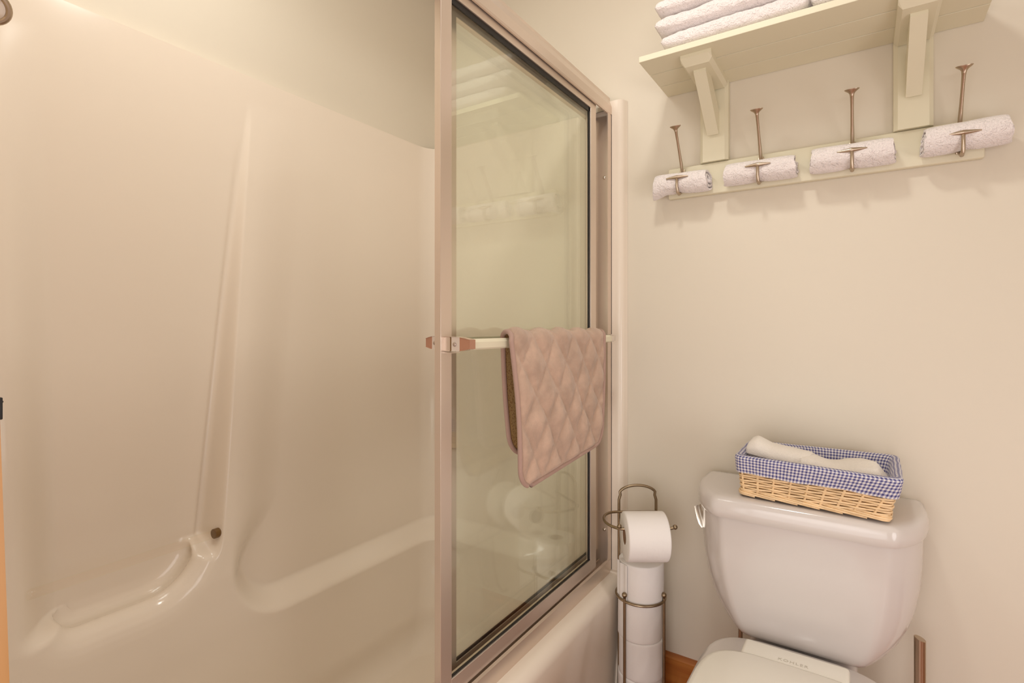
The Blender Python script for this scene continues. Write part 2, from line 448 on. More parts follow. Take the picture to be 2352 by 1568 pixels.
def jamb(yw, sg):
    j = [(-0.641, yw), (-0.641, yw - sg * 0.026), (-0.644, yw - sg * 0.026), (-0.647, yw - sg * 0.006), (-0.703, yw - sg * 0.006), (-0.703, yw - sg * 0.024), (-0.706, yw - sg * 0.024), (-0.706, yw)]
    return MB().prism(j, 'z', -0.7435, 0.6495)
j1 = obj('wall_jamb', jamb(1.519, 1), M['alum'], door, smooth=20)
obj('wall_jamb', jamb(0.062, -1), M['alum'], door, smooth=20)
for zz in (0.46, -0.62):
    sc_ = MB().lathe((-0.661, 1.513, zz), [(0.0052, 0.0), (0.0050, 0.0018), (0.0032, 0.0034), (0.0010, 0.0040)], 16, Vector((0, -1, 0)))
    obj('screw', sc_, M['chrome'], j1)
def panel(x0, x1, ya, yb, zb, zt, sw, rl, name='sliding_panel'):
    """frame with stiles sw wide, rails to zb/zt openings"""
    mb = MB()
    mb.box((x0, ya, zb - rl), (x1, ya + sw, zt + rl), 0.0012)
    mb.box((x0, yb - sw - 0.004, zb - rl), (x1, yb, zt + rl), 0.0012)
    mb.box((x0, ya + sw - 0.001, zt), (x1, yb - sw - 0.003, zt + rl), 0.001)
    mb.box((x0, ya + sw - 0.001, zb - rl), (x1, yb - sw - 0.003, zb), 0.001)
    fr = obj(name, mb, M['alum'], door, smooth=20)
    xm = (x0 + x1) / 2
    return fr, xm, (ya + sw, yb - sw - 0.004, zb, zt)
pa, xm, (a, b, c_, d_) = panel(-0.6655, -0.650, 0.743, 1.428, -0.668, 0.632, 0.032, 0.034)
tag(pa, 'outer sliding panel with clear glass')
g = obj('glass_pane', MB().box((xm - 0.002, a - 0.004, c_ - 0.004), (xm + 0.002, b + 0.004, d_ + 0.004)), M['glass'], pa, smooth=0)
gk = MB()
t_ = 0.007
gk.box((xm + 0.0005, a, d_ - 0.012), (xm + 0.0045, b, d_ + 0.001)).box((xm + 0.0005, b - 0.007, c_), (xm + 0.0045, b + 0.001, d_))  # black top strip also stands in for the shade under the rail
gk.box((xm + 0.0005, a, c_ - 0.001), (xm + 0.0045, b, c_ + 0.003)).box((xm + 0.0005, a - 0.001, c_), (xm + 0.0045, a + 0.0012, d_))
obj('gasket_shade', gk, M['gasket_shade'], pa, smooth=0)
pb, xn, (a2, b2, c2, d2) = panel(-0.698, -0.684, 0.800, 1.488, -0.676, 0.628, 0.030, 0.02)
tag(pb, 'inner sliding panel with cloudy glass')
obj('glass_pane', MB().box((xn - 0.002, a2 - 0.004, c2 - 0.004), (xn + 0.002, b2 + 0.004, d2 + 0.004)), M['glass2'], pb, smooth=0)
g2 = MB(); g2.box((xn + 0.0025, b2 - 0.010, c2), (xn + 0.0055, b2 + 0.001, d2)).box((xn + 0.0025, a2, c2 - 0.001), (xn + 0.0055, b2, c2 + 0.006))
obj('gasket_shade', g2, M['gasket_shade'], pb, smooth=0)
# towel bars of both panels: shaped extrusion, clips and tinted end caps
def towel_bar(par, xb, sgn, ya, yb, zc, xf):
    s = sgn
    pr = [(xb - 0.006 * s, zc - 0.010), (xb + 0.003 * s, zc - 0.010), (xb + 0.006 * s, zc - 0.007), (xb + 0.006 * s, zc + 0.004), (xb + 0.001 * s, zc + 0.010), (xb - 0.006 * s, zc + 0.010)]
    br = obj('towel_bar', MB().prism(pr, 'y', ya + 0.008, yb), M['rackpaint'], par, smooth=20)
    tip = xb + 0.0115 * s
    span = tip - xf
    for ye in (ya, yb - 0.012):
        def slab(nm, f0, f1, h0, h1, m_, lab=None, y0=-0.006, y1_=0.012):
            a_, b_ = xf + span * f0, xf + span * f1
            secs = [[(x_, ye + (y0 if k in (0, 1, 6, 7) else y1_) + (0.0015 if k in (0, 7) else 0), zc + 0.0005 + (-1 if k in (0, 1, 2, 3) else 1) * hh * (0.9 if k in (0, 7, 3, 4) else 1)) for k in range(8)] for x_, hh in ((a_, h0), ((a_ + b_) / 2, (h0 + h1) / 2 + 0.0003), (b_, h1))]
            return tag(obj(nm, MB().loft(secs), m_, par, smooth=20), lab)
        slab('clip', 0.0, 0.26, 0.0135, 0.0135, M['alum'])
        slab('seal', 0.26, 0.31, 0.0128, 0.0128, M['amber_dark'])
        slab('clear_holder', 0.31, 0.62, 0.0135, 0.0128, M['clearcap'], 'clear acrylic part of the bar holder')
        slab('end_cap', 0.62, 1.0, 0.0128, 0.0085, M['amber'] if ye == ya else M['clearcap'], 'amber tinted end cap' if ye == ya else 'pale clear end cap')
        xs = xf + span * 0.44
        obj('screw', MB().lathe((xs, ye - 0.0055, zc), [(0.0040, 0), (0.0036, 0.001), (0.002, 0.002)], 12, Vector((0, -1, 0))), M['alum_dark'], par)
        obj('clip_foot', MB().box((min(xf, xf + span * 0.3), ye - 0.004, zc - 0.0165), (max(xf, xf + span * 0.3), ye + 0.022, zc - 0.0148)), M['alum'], par, smooth=0)
    return br
towel_bar(pa, -0.600, 1, 0.756, 1.428, -0.031, -0.651)
towel_bar(pb, -0.7295, -1, 0.806, 1.45, -0.031, -0.697)

# ------------------------------------------------------------------ quilted bath mat over the bar
mt = thing('bath_mat', 'mauve quilted plush bath mat folded over the shower door bar', 'bath mat', (-0.60, 1.1, -0.33))
NU, NV = 110, 190
Lf, Lb, rb = 0.295, 0.245, 0.016
tot = Lf + PI * rb + Lb
def mat_pt(u, v, off, quilt=True):
    """u across 0..1, v from front hem 0 over the bar to the back hem 1"""
    # rounded corners
    s = v * tot
    W_ = 0.452
    yy = (u - 0.5) * W_
    edge = min(s, tot - s); rc = 0.045
    if edge < rc:
        k = rc - math.sqrt(max(0, rc * rc - (rc - edge) ** 2)); yy *= (W_ - 2 * k) / W_
    zc_, xc_ = -0.031 + 0.004, -0.600
    if s < Lf:
        h = Lf - s; x = xc_ + rb; z_ = zc_ - h; nx, nz_ = 1, 0; part = 0
        lean = 0.030 * (h / Lf)
        z_ += -0.012 * (0.5 - u) * (h / Lf) * 2
        yy = yy * (1 - 0.04 * h / Lf) + lean * (1 - u)
        x += 0.012 * math.sin(PI * h / Lf) * (0.6 + 0.4 * math.sin(u * 5)) - 0.004 * h / Lf
    elif s < Lf + PI * rb:
        a = (s - Lf) / rb; x = xc_ + rb * math.cos(a); z_ = zc_ + rb * math.sin(a); nx, nz_ = math.cos(a), math.sin(a)
    else:
        h = s - Lf - PI * rb; x = xc_ - rb; z_ = zc_ - h; nx, nz_ = -1, 0
        yy = yy + 0.026 + 0.03 * h / Lb * (1 - u)
        z_ += 0.004 * (u)
        x += -0.004 * math.sin(PI * h / Lb)
    t = sst(0, 0.03, s - Lf) * (1 if s >= Lf else 0)
    if Lf <= s < Lf + PI * rb: yy += 0.026 * (s - Lf) / (PI * rb)
    q = 0.0
    ed = min(edge, 0.5 * W_ * (1 - abs(2 * u - 1)))
    if quilt:
        off = 0.003 + (off - 0.003) * sst(0.0, 0.012, ed)
        wy_ = yy + 0.006 * nz(yy, s, 7, 9); ws_ = s + 0.008 * nz(yy, s, 11, 8)
        p1 = (wy_ / 0.094 + ws_ / 0.122); p2 = (wy_ / 0.094 - ws_ / 0.122)
        d1 = abs(p1 - round(p1)); d2_ = abs(p2 - round(p2))
        g1 = math.exp(-(d1 / 0.085) ** 2); g2_ = math.exp(-(d2_ / 0.085) ** 2)
        puff = (1 - math.exp(-(d1 / 0.25) ** 2)) * (1 - math.exp(-(d2_ / 0.25) ** 2))
        q = 0.0085 * puff - 0.0022 * max(g1, g2_) + 0.0015 * nz(yy, s, 0, 35) + 0.0014 * math.exp(-((d1 - 0.13) / 0.05) ** 2) + 0.001 * nz(yy, s, 3, 90)
        q *= sst(0.002, 0.016, ed)
    o_ = off + q
    return (x + nx * o_, 1.101 + yy, z_ + nz_ * o_), (yy, s)
r1, r2, u2 = [], [], []
for i in range(NV + 1):
    ra, rb2, uu = [], [], []
    for j in range(NU + 1):
        ra.append(mat_pt(j / NU, i / NV, 0.0055)[0])
        p, q = mat_pt(j / NU, i / NV, 0.0005, False); rb2.append(p); uu.append(q)
    r1.append(ra); r2.append(rb2); u2.append(uu)
obj('plush_face', MB().grid(r1), M['plush'], mt, smooth=80, fix=False)
tag(obj('backing', MB().grid(r2, u2), M['net'], mt, smooth=80, fix=False), 'tan non-slip netting on the underside')
rim = []
for j in range(NU + 1): rim.append((j / NU, 0))
for i in range(1, NV + 1): rim.append((1, i / NV))
for j in range(NU - 1, -1, -1): rim.append((j / NU, 1))
for i in range(NV - 1, 0, -1): rim.append((0, i / NV))
obj('binding', MB().tube([mat_pt(a_, b_, 0.003, False)[0] for a_, b_ in rim], 0.0052, 10, closed=True), M['binding'], mt, smooth=80)

# ------------------------------------------------------------------ wall shelf with hooks
sh = thing('wall_shelf', 'ivory wooden wall shelf with brackets and coat hooks above the toilet', 'shelf', (-0.125, 1.54, 0.37))
sb = MB()
for ya, yb in ((1.306, 1.3890), (1.3918, 1.4700), (1.4728, 1.549)): sb.box((-0.476, ya, 0.676), (0.224, yb, 0.691), 0.0012)
sb.box((-0.4755, 1.32, 0.6845), (0.2235, 1.54, 0.689))
obj('shelf_board', sb, M['rackpaint'], sh, smooth=20)
obj('hook_rail', MB().box((-0.469, 1.530, 0.371), (0.223, 1.549, 0.458), 0.004, 3), M['rackpaint'], sh, smooth=20)
def ybev(x0, x1, ya, yb, za, zb, cb=0.008):
    """plate with chamfered long edges towards the front (low y)"""
    poly = [(x0, yb), (x0, ya + cb), (x0 + cb, ya), (x1 - cb, ya), (x1, ya + cb), (x1, yb)]
    return MB().prism(poly, 'z', za, zb)
for xc in (-0.3415, 0.098):
    obj('mounting_plate', ybev(xc - 0.037, xc + 0.037, 1.521, 1.549, 0.459, 0.676), M['rackpaint'], sh, smooth=0)
    pl = [(xc - 0.037, 0.676), (xc - 0.037, 0.660), (xc - 0.029, 0.651), (xc + 0.029, 0.651), (xc + 0.037, 0.660), (xc + 0.037, 0.676)]
    fr_ = [(x_, 1.332 + (0.676 - z_) * 0.55, z_) for x_, z_ in pl]; bk_ = [(x_, 1.521 - (0.676 - z_) * 0.25 + 0.0, z_) for x_, z_ in pl]
    fr0 = [(x_ * 1.0, 1.331, max(z_, 0.668)) for x_, z_ in pl]
    obj('support_arm', MB().loft([fr0, fr_, bk_]), M['rackpaint'], sh, smooth=0)
    b_ = MB().add([(xc - 0.015, 1.521, 0.535), (xc + 0.015, 1.521, 0.535), (xc + 0.015, 1.521, 0.592), (xc - 0.015, 1.521, 0.592),
                   (xc - 0.015, 1.372, 0.651), (xc + 0.015, 1.372, 0.651), (xc + 0.015, 1.43, 0.651), (xc - 0.015, 1.43, 0.651),
                   (xc - 0.015, 1.513, 0.528), (xc + 0.015, 1.513, 0.528), (xc - 0.015, 1.372, 0.644), (xc + 0.015, 1.372, 0.644)],
                  [(0, 1, 2, 3), (3, 2, 6, 7), (7, 6, 5, 4), (4, 5, 11, 10), (10, 11, 9, 8), (8, 9, 1, 0), (0, 3, 7, 4, 10, 8), (1, 9, 11, 5, 6, 2)])
    obj('brace', b_, M['rackpaint'], sh, smooth=0)
def make_hook(x):
    h = MB()
    h.box((x - 0.007, 1.526, 0.385), (x + 0.007, 1.5305, 0.450), 0.0015)
    top = [(x, 1.528, 0.440), (x, 1.516, 0.462), (x, 1.500, 0.487), (x, 1.480, 0.518), (x, 1.468, 0.536), (x, 1.462, 0.546)]
    h.tube(top, [0.0042, 0.0042, 0.0036, 0.0034, 0.0038, 0.0050], 12)
    low = [(x, 1.529, 0.395), (x, 1.515, 0.384), (x, 1.495, 0.374), (x, 1.480, 0.377), (x, 1.473, 0.390), (x, 1.473, 0.414)]
    h.tube(low, [0.0055, 0.0052, 0.0045, 0.0040, 0.0037, 0.0036], 12)
    ho = obj('hook', h, M['nickel'], sh)
    fl = MB(); secs = []
    for t, wx, wy in ((0, .0042, .0042), (.25, .0050, .0045), (.5, .0075, .0055), (.75, .0125, .0070), (.92, .0150, .0080), (1.0, .0152, .0082), (1.06, .013, .0065)):
        cy = 1.4635 - 0.005 * t; cz = 0.540 + 0.013 * t
        secs.append([(x + wx * math.cos(a), cy + wy * math.sin(a), cz + 0.0018 * math.sin(a)) for a in [k * PI / 10 for k in range(20)]])
    obj('finial', fl.loft(secs), M['nickel'], ho)
    cb = MB(); n = 16
    pts = [(x + (i / n - 0.5) * 0.060, 1.473, 0.4155 + 0.0005 * math.cos((i / n - .5) * PI)) for i in range(n + 1)]
    obj('crossbar', cb.tube(pts, [0.0016 + 0.0038 * (1 - abs(2 * i / n - 1)) ** 0.9 for i in range(n + 1)], 14), M['nickel'], ho)
    return ho
HX = (-0.428, -0.223, -0.020, 0.180)
hk = make_hook(0.0)
kids = list(hk.children)
for i, x in enumerate(HX):
    if i == 0: o = hk
    else:
        o = hk.copy(); COL.objects.link(o); o.parent = sh
        for k in kids:
            c = k.copy(); COL.objects.link(c); c.parent = o
    o.location.x = x

# ------------------------------------------------------------------ towels
def spiral_roll(L, R, turns=2.6, th=0.0065, flat=1.0, droop=0.0, seed=0, pinch=0.0):
    """terry cloth rolled up along x, centred at the origin"""
    mb = MB(); NA, NX = int(turns * 36), 26; rows_ = []
    for side in (0, 1):
        for j in range(NX + 1):
            tx = j / NX
            row = []
            for i in range(NA + 1):
                f_ = i / NA; a = f_ * turns * 2 * PI + seed
                r = 0.004 + (R - 0.004) * f_ ** 0.8 - (th if side else 0) * 0.8
                r = max(0.001, r)
                e = min(tx, 1 - tx)
                r *= 1 - 0.10 * math.exp(-e / 0.04)
                if pinch: r *= 1 - pinch * math.exp(-((tx - 0.5) / 0.10) ** 2) * (1 if math.sin(a) < 0.4 else 0.3)
                x = (tx - 0.5) * L + 0.004 * nz(a, seed, tx, 1.2) * (1 if e < 0.1 else 0) + 0.003 * math.sin(a + seed) * (2 * tx - 1)
                wob = 0.0018 * nz(x * 2 + seed, math.cos(a), math.sin(a), 2.2)
                yy = (r + wob) * math.cos(a); zz = (r + wob) * math.sin(a) * flat
                if droop and tx < 0.22 and math.sin(a) < -0.2: zz -= droop * ((0.22 - tx) / 0.22) * (-math.sin(a))
                row.append((x, yy, zz))
            rows_.append(row)
    m = NA + 1; n = NX + 1
    vs_ = [p for r in rows_ for p in r]; fs = []
    idx = lambda s, j, i: (s * n + j) * m + i
    for j in range(NX):
        for i in range(NA):
            fs.append((idx(0, j, i), idx(0, j, i + 1), idx(0, j + 1, i + 1), idx(0, j + 1, i)))
            fs.append((idx(1, j, i), idx(1, j + 1, i), idx(1, j + 1, i + 1), idx(1, j, i + 1)))
    for i in range(NA):
        for j in (0, NX): fs.append((idx(0, j, i), idx(1, j, i), idx(1, j, i + 1), idx(0, j, i + 1)))
    for j in range(NX):
        for i in (0, NA): fs.append((idx(0, j, i), idx(0, j + 1, i), idx(1, j + 1, i), idx(1, j, i)))
    return mb.add(vs_, fs)
RL = [(-0.424, 0.150, 0.0330, -6, 0.016, 'rolled white washcloth on the hook nearest the shower, one corner drooping'),
      (-0.2225, 0.168, 0.0335, -3, 0.0, 'rolled white washcloth on the second hook from the shower'),
      (-0.022, 0.168, 0.0345, -1, 0.0, 'rolled pinkish white washcloth on the hook just left of the right bracket'),
      (0.186, 0.146, 0.0355, 5, 0.0, 'rolled white washcloth on the last hook right of both brackets')]
for i, (x, L, R, tl, dr, lab) in enumerate(RL):
    mb = spiral_roll(L, R, 2.6, 0.0065, 1.03, dr, -2.6 * 2 * PI + (0.0, 0.5, -0.3, 0.3)[i], 0.10)
    rt = Matrix.Rotation(math.radians(-tl * 0.35), 3, 'Y') @ Matrix.Rotation(math.radians(tl * 0.2), 3, 'Z')
    cz = (0.408, 0.409, 0.411, 0.418)[i]; cy = 1.502 - (R - 0.033) * 0.3
    mb.v = [tuple(rt @ Vector(p) + Vector((x, cy, cz))) for p in mb.v]
    tag(obj('rolled_washcloth', mb, M['terry'], loc=(x, cy, cz - R), smooth=70), lab, 'washcloth', 'rolled washcloths behind the coat hooks')

def folded_towel(x0, x1, ya, yb, z0, h, seed):
    """soft folded towel: rounded front fold, slightly bulging"""
    nx_, na = 60, 36; secs = []
    hx = (x1 - x0) / 2; xc = (x0 + x1) / 2
    for i in range(nx_ + 1):
        t = -1 + 2 * i / nx_
        e = (1 - abs(t) ** 7) ** (1 / 3.2) if abs(t) < 1 else 0.0
        e = max(e, 0.06)
        sec = []
        for k in range(na):
            a = 2 * PI * k / na
            ca, sa = math.cos(a), math.sin(a)
            sy = math.copysign(abs(ca) ** 0.42, ca); sz = math.copysign(abs(sa) ** 0.62, sa)
            y = (ya + yb) / 2 + sy * ((yb - ya) / 2) * (0.94 + 0.06 * e)
            z_ = z0 + h / 2 + sz * (h / 2) * e
            x = xc + t * hx
            k1 = 0.0035 * nz(x + seed, y, z_, 14) + 0.0018 * nz(x + seed, y, z_, 60)
            y -= k1 * 1.4; z_ += k1 * 0.8 * (1 if sz > -0.2 else 0)
            z_ = max(z_, z0)
            sec.append((x + k1, y, z_))
        secs.append(sec)
    return MB().loft(secs)
TW = [(-0.423, -0.098, 0.6915, 0.0485, 0, 'bottom towel of the taller white stack on the shelf', 1.310),
      (-0.440, -0.10, 0.7405, 0.0485, 5, 'middle towel of the taller white stack on the shelf', 1.314),
      (-0.440, -0.105, 0.7895, 0.048, 9, 'top towel of the taller white stack on the shelf', 1.316),
      (-0.092, 0.200, 0.6915, 0.0485, 13, 'folded white towel lying beside the taller stack on the shelf', 1.310)]
for x0, x1, z0, h, sd, lab, ya in TW:
    tag(obj('folded_towel', folded_towel(x0, x1, ya, 1.53, z0, h, sd), M['terry'], loc=((x0 + x1) / 2, 1.42, z0), smooth=80), lab, 'towel', 'folded towels on the shelf')

# ------------------------------------------------------------------ toilet
tx = -0.118
to = thing('toilet', 'glossy off-white two-piece toilet with a tapered tank', 'toilet', (tx, 1.1, FL))
def plan(hb, hf, yb, yf, z, rc=0.012):
    side = yb - 0.085
    r = [(0.0, yb), (hb * 0.5, yb), (hb - rc, yb), (hb - rc * .3, yb - rc * .3), (hb, yb - rc), (hb, side + 0.02)]
    r += bez((hb, side), (hb - (hb - hf) * 0.10, yf + (side - yf) * 0.42), (hf + 0.012, yf + 0.010), 9)
    r += [(hf + 0.006, yf + 0.0045), (hf - 0.001, yf + 0.0015), (hf - 0.010, yf), (hf * 0.5, yf), (0.0, yf)]
    l = [(-a, b) for a, b in reversed(r[1:-1])]
    return [(tx + a, b, z) for a, b in r + l]
tank = MB()
TS = [(-0.430, .2260, .160, 1.302), (-0.45, .2265, .1605, 1.302), (-0.50, .2255, .1585, 1.304), (-0.55, .222, .155, 1.307), (-0.60, .214, .149, 1.312), (-0.64, .202, .141, 1.317),
      (-0.67, .188, .133, 1.322), (-0.695, .170, .124, 1.327), (-0.710, .154, .117, 1.331), (-0.720, .138, .110, 1.337), (-0.7255, .122, .100, 1.348)]
tank.loft([plan(hb, hf, 1.505, yf, z) for z, hb, hf, yf in TS])
obj('tank', tank, M['china'], to, smooth=60)
lid = MB()
LS = [(-0.433, .229, .160, 1.292, 1.512), (-0.437, .233, .166, 1.283, 1.515), (-0.430, .2365, .1685, 1.279, 1.517), (-0.420, .2372, .1685, 1.278, 1.517), (-0.405, .236, .168, 1.280, 1.517),
      (-0.397, .233, .166, 1.284, 1.516), (-0.3925, .228, .162, 1.290, 1.513), (-0.3905, .221, .157, 1.298, 1.509), (-0.390, .20, .14, 1.32, 1.495)]
lid.loft([plan(hb, hf, yb, yf, z) for z, hb, hf, yf, yb in LS])
obj('tank_lid', lid, M['china'], to, smooth=60)
# flush lever on the left chamfer of the tank
lev = MB()
lx = MB()
esc = Vector((-0.3135, 1.390, -0.494)); nrm = Vector((-0.86, -0.5, 0)).normalized()
lx.lathe(esc, [(0.015, 0), (0.015, 0.004), (0.012, 0.008), (0.009, 0.016)], 24, nrm)
secs = []
p0 = esc + nrm * 0.018 - Vector((0, 0, 0.006)); p1 = Vector((-0.350, 1.385, -0.452)); side = Vector((0.78, 0.50, 0.30)).normalized(); nn = (p1 - p0).cross(side).normalized()
for t, hw, hh in ((0, .012, .007), (.2, .0125, .0065), (.45, .010, .005), (.75, .0085, .0035), (1, .0088, .0028)):
    c = p0.lerp(p1, t) + nrm * 0.004 * math.sin(t * PI)
    secs.append([c + side * hw * a + nn * hh * b for a, b in ((-1, -.6), (-.7, .6), (0, 1), (.7, .6), (1, -.6), (0, -1))])
lx.loft(secs)
obj('flush_lever', lx, M['chrome'], to, smooth=30)
# bowl, seat, seat lid
def egg(hw, y0, y1_, z, n=40, sq=0.0):
    """outline: y1_ back (flat-ish), y0 front nose"""
    pts = []
    for k in range(n):
        a = 2 * PI * k / n
        cy = y1_ - (y1_ - y0) * 0.42; ry = (y1_ - cy) if math.sin(a) > 0 else (cy - y0)
        ex = 0.45 if math.sin(a) > 0 else 0.95
        px = math.copysign(abs(math.cos(a)) ** ex, math.cos(a)); py = math.copysign(abs(math.sin(a)) ** ex, math.sin(a))
        pts.append((tx + hw * px, cy + ry * py, z))
    return pts
bowl = MB().loft([egg(.115, 0.86, 1.32, FL), egg(.115, 0.86, 1.32, FL + .05), egg(.10, .90, 1.30, -0.93), egg(.12, .85, 1.30, -.84), egg(.165, .76, 1.32, -.76), egg(.180, .735, 1.33, -.735), egg(.180, .735, 1.33, -.722), egg(.170, .75, 1.32, -.716)])
bowl.box((tx - 0.11, 1.25, FL), (tx + 0.11, 1.47, -0.735), 0.02)
obj('bowl', bowl, M['china'], to, smooth=60)
obj('seat', MB().loft([egg(.158, .735, 1.20, -.714), egg(.166, .728, 1.205, -.709), egg(.166, .728, 1.205, -.702), egg(.160, .735, 1.20, -.698)]), M['seat'], to, smooth=60)
obj('seat_lid', MB().loft([egg(.158, .735, 1.200, -.6975), egg(.165, .728, 1.206, -.693), egg(.165, .728, 1.206, -.688), egg(.161, .733, 1.202, -.683), egg(.153, .745, 1.194, -.6805), egg(.09, .85, 1.12, -.679)]), M['seat'], to, smooth=60)
hg = MB().box((tx - 0.098, 1.196, -0.714), (tx + 0.098, 1.262, -0.684), 0.008, 4)
hinge = obj('seat_hinge', hg, M['seat'], to, smooth=60)
try:
    fc = bpy.data.curves.new('lettering', 'FONT'); fc.body = 'KOHLER'; fc.size = 0.0125; fc.extrude = 0.0003; fc.align_x = 'CENTER'; fc.space_character = 1.25
    fo = bpy.data.objects.new('lettering_tmp', fc); COL.objects.link(fo)
    dg = bpy.context.evaluated_depsgraph_get()
    me = bpy.data.meshes.new_from_object(fo.evaluated_get(dg))
    bpy.data.objects.remove(fo); bpy.data.curves.remove(fc)
    me.materials.clear(); me.materials.append(M['logo'])
    lo = bpy.data.objects.new('lettering', me); COL.objects.link(lo); lo.parent = hinge
    lo.location = Vector((tx, 1.212, -0.6838 + H)) - ORG[hinge.name]
    tag(lo, 'faint raised capital lettering')
except Exception as e: print('text', e)
# water supply tube
obj('supply_line', MB().tube([(-0.262, 1.47, -0.705), (-0.264, 1.475, -0.80), (-0.268, 1.49, -0.88), (-0.268, 1.52, -0.92), (-0.268, 1.548, -0.925)], 0.0055, 12), M['nickel'], to)

# ------------------------------------------------------------------ wicker basket
bk = thing('wicker_basket', 'honey wicker basket with blue gingham liner on the toilet tank', 'basket', (-0.09, 1.38, -0.39))
Bq = [(-0.234, 1.316), (0.043, 1.290), (0.050, 1.452), (-0.234, 1.458)]
Tq = [(-0.240, 1.302), (0.060, 1.264), (0.064, 1.494), (-0.240, 1.486)]
ZB, ZT = -0.388, -0.297
def quad(h):  # h 0..1
    return [tuple(a + (b - a) * h for a, b in zip(p, q)) for p, q in zip(Bq, Tq)]
def rrect(h, r, inset=0.0, n=5):
    q = [Vector(p) for p in quad(h)]; c = sum(q, Vector((0, 0))) / 4; out = []
    for i in range(4):
        p = q[i]; a = (q[i - 1] - p).normalized(); b = (q[(i + 1) % 4] - p).normalized()
        p = p + (a + b) * inset
        s_, e_ = p + a * r, p + b * r
        out += [Vector(t) for t in bez(s_, p, e_, n)]
    return out
def perimeter(pts, step):
    """resample a closed loop; returns points, outward normals, arc lengths"""
    k = len(pts); seg = [(pts[(i + 1) % k] - pts[i]).length for i in range(k)]; tot_ = sum(seg); n = int(tot_ / step); o = []
    i = 0; acc = 0
    for m_ in range(n):
        s = m_ * tot_ / n
        while acc + seg[i] < s: acc += seg[i]; i += 1
        t = (s - acc) / seg[i]; p = pts[i].lerp(pts[(i + 1) % k], t); d = (pts[(i + 1) % k] - pts[i]).normalized()
        o.append((p, Vector((d.y, -d.x)), s))
    return o, tot_
wk = MB()
NST = 28
NR = 10
for r_ in range(NR):
    h = 0.17 + r_ / (NR - 1) * 0.55
    loop = rrect(h, 0.012); per, tl = perimeter(loop, 0.0040)
    ns = NST
    pts = []
    for p, n_, s in per:
        ph = s / tl * ns * PI + (r_ % 2) * PI
        off = 0.0019 * math.sin(ph)
        pts.append((p.x + n_.x * off, p.y + n_.y * off, ZB + (ZT - ZB) * h + 0.0004 * math.sin(s * 90 + r_)))
    wk.tube(pts, 0.0023, 6, closed=True)
# stakes
b0, t0 = perimeter(rrect(0.02, 0.012), 0.002)[0], perimeter(rrect(1.0, 0.012), 0.002)[0]
for i in range(NST):
    f_ = (i + 0.5) / NST
    p, q = b0[int(f_ * len(b0)) % len(b0)][0], t0[int(f_ * len(t0)) % len(t0)][0]
    wk.tube([(p.x, p.y, ZB + 0.004), (q.x, q.y, ZT - 0.002)], 0.0026, 6)
# braided foot: long slanting rods
per, tl = perimeter(rrect(0.0, 0.012, -0.001), 0.003)
nb = 20
for i in range(nb):
    L_ = int(len(per) * 3.0 / nb); st = int(i / nb * len(per)); pts = []
    for k in range(L_ + 1):
        p, n_, s = per[(st + k) % len(per)]; f_ = k / L_
        off = 0.0035 * math.sin(f_ * PI) + 0.001
        pts.append((p.x + n_.x * off, p.y + n_.y * off, ZB + 0.0145 - 0.0118 * f_))
    wk.tube(pts, 0.0023, 6)
obj('wicker_weave', wk, M['wicker'], bk, smooth=60)
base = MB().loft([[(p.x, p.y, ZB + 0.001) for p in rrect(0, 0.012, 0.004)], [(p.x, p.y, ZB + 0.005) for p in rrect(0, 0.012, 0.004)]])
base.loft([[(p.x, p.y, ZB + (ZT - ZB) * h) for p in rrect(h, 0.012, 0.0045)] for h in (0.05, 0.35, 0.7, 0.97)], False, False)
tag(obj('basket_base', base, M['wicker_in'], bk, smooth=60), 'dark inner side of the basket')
ln_rows, ln_uv = [], []
LP = [(0.60, -0.0065, 0.0), (0.75, -0.0070, .012), (0.90, -0.0072, .026), (1.0, -0.0070, .036), (1.05, -0.004, .042), (1.06, 0.003, .048), (1.03, 0.008, .054), (0.92, 0.0105, .066), (0.7, 0.011, .086), (0.4, 0.011, .112), (0.15, 0.010, .135)]
NP = 240
for hh, ins, vv in LP:
    per_pts = rrect(hh, 0.020, ins)
    k = len(per_pts); per2 = perimeter(per_pts, 0.001)[0]; row, ru = [], []
    for i in range(NP + 1):
        p, n_, s = per2[int(i / NP * len(per2)) % len(per2)]
        zz = ZB + (ZT - ZB) * hh
        wv = 0.0012 * math.sin(i * 0.42) * (1 if hh < 0.65 else 0.35) + 0.001 * nz(p.x, p.y, hh, 40)
        row.append((p.x + n_.x * wv, p.y + n_.y * wv, zz + (0.0015 * math.sin(i * 0.15) if hh < 0.66 and ins < 0 else 0)))
        ru.append((i / NP * 0.98, vv))
    ln_rows.append(row); ln_uv.append(ru)
tag(obj('liner', MB().grid(ln_rows, ln_uv), M['gingham'], bk, smooth=80), 'blue and white gingham cloth folded over the rim')

def cloth_sheet(fn, nu, nv, th=0.005):
    r_ = [[fn(i / nu, j / nv) for j in range(nv + 1)] for i in range(nu + 1)]
    mb = MB(); mb.grid(r_); n0 = len(mb.v)
    mb.grid([[(p[0], p[1], p[2] - th) for p in q] for q in r_])
    m = nv + 1
    for j in range(nv):
        mb.f.append((j, j + 1, n0 + j + 1, n0 + j)); mb.f.append((nu * m + j, n0 + nu * m + j, n0 + nu * m + j + 1, nu * m + j + 1))
    for i in range(nu):
        mb.f.append((i * m, n0 + i * m, n0 + (i + 1) * m, (i + 1) * m)); mb.f.append((i * m + nv, (i + 1) * m + nv, n0 + (i + 1) * m + nv, n0 + i * m + nv))
    return mb
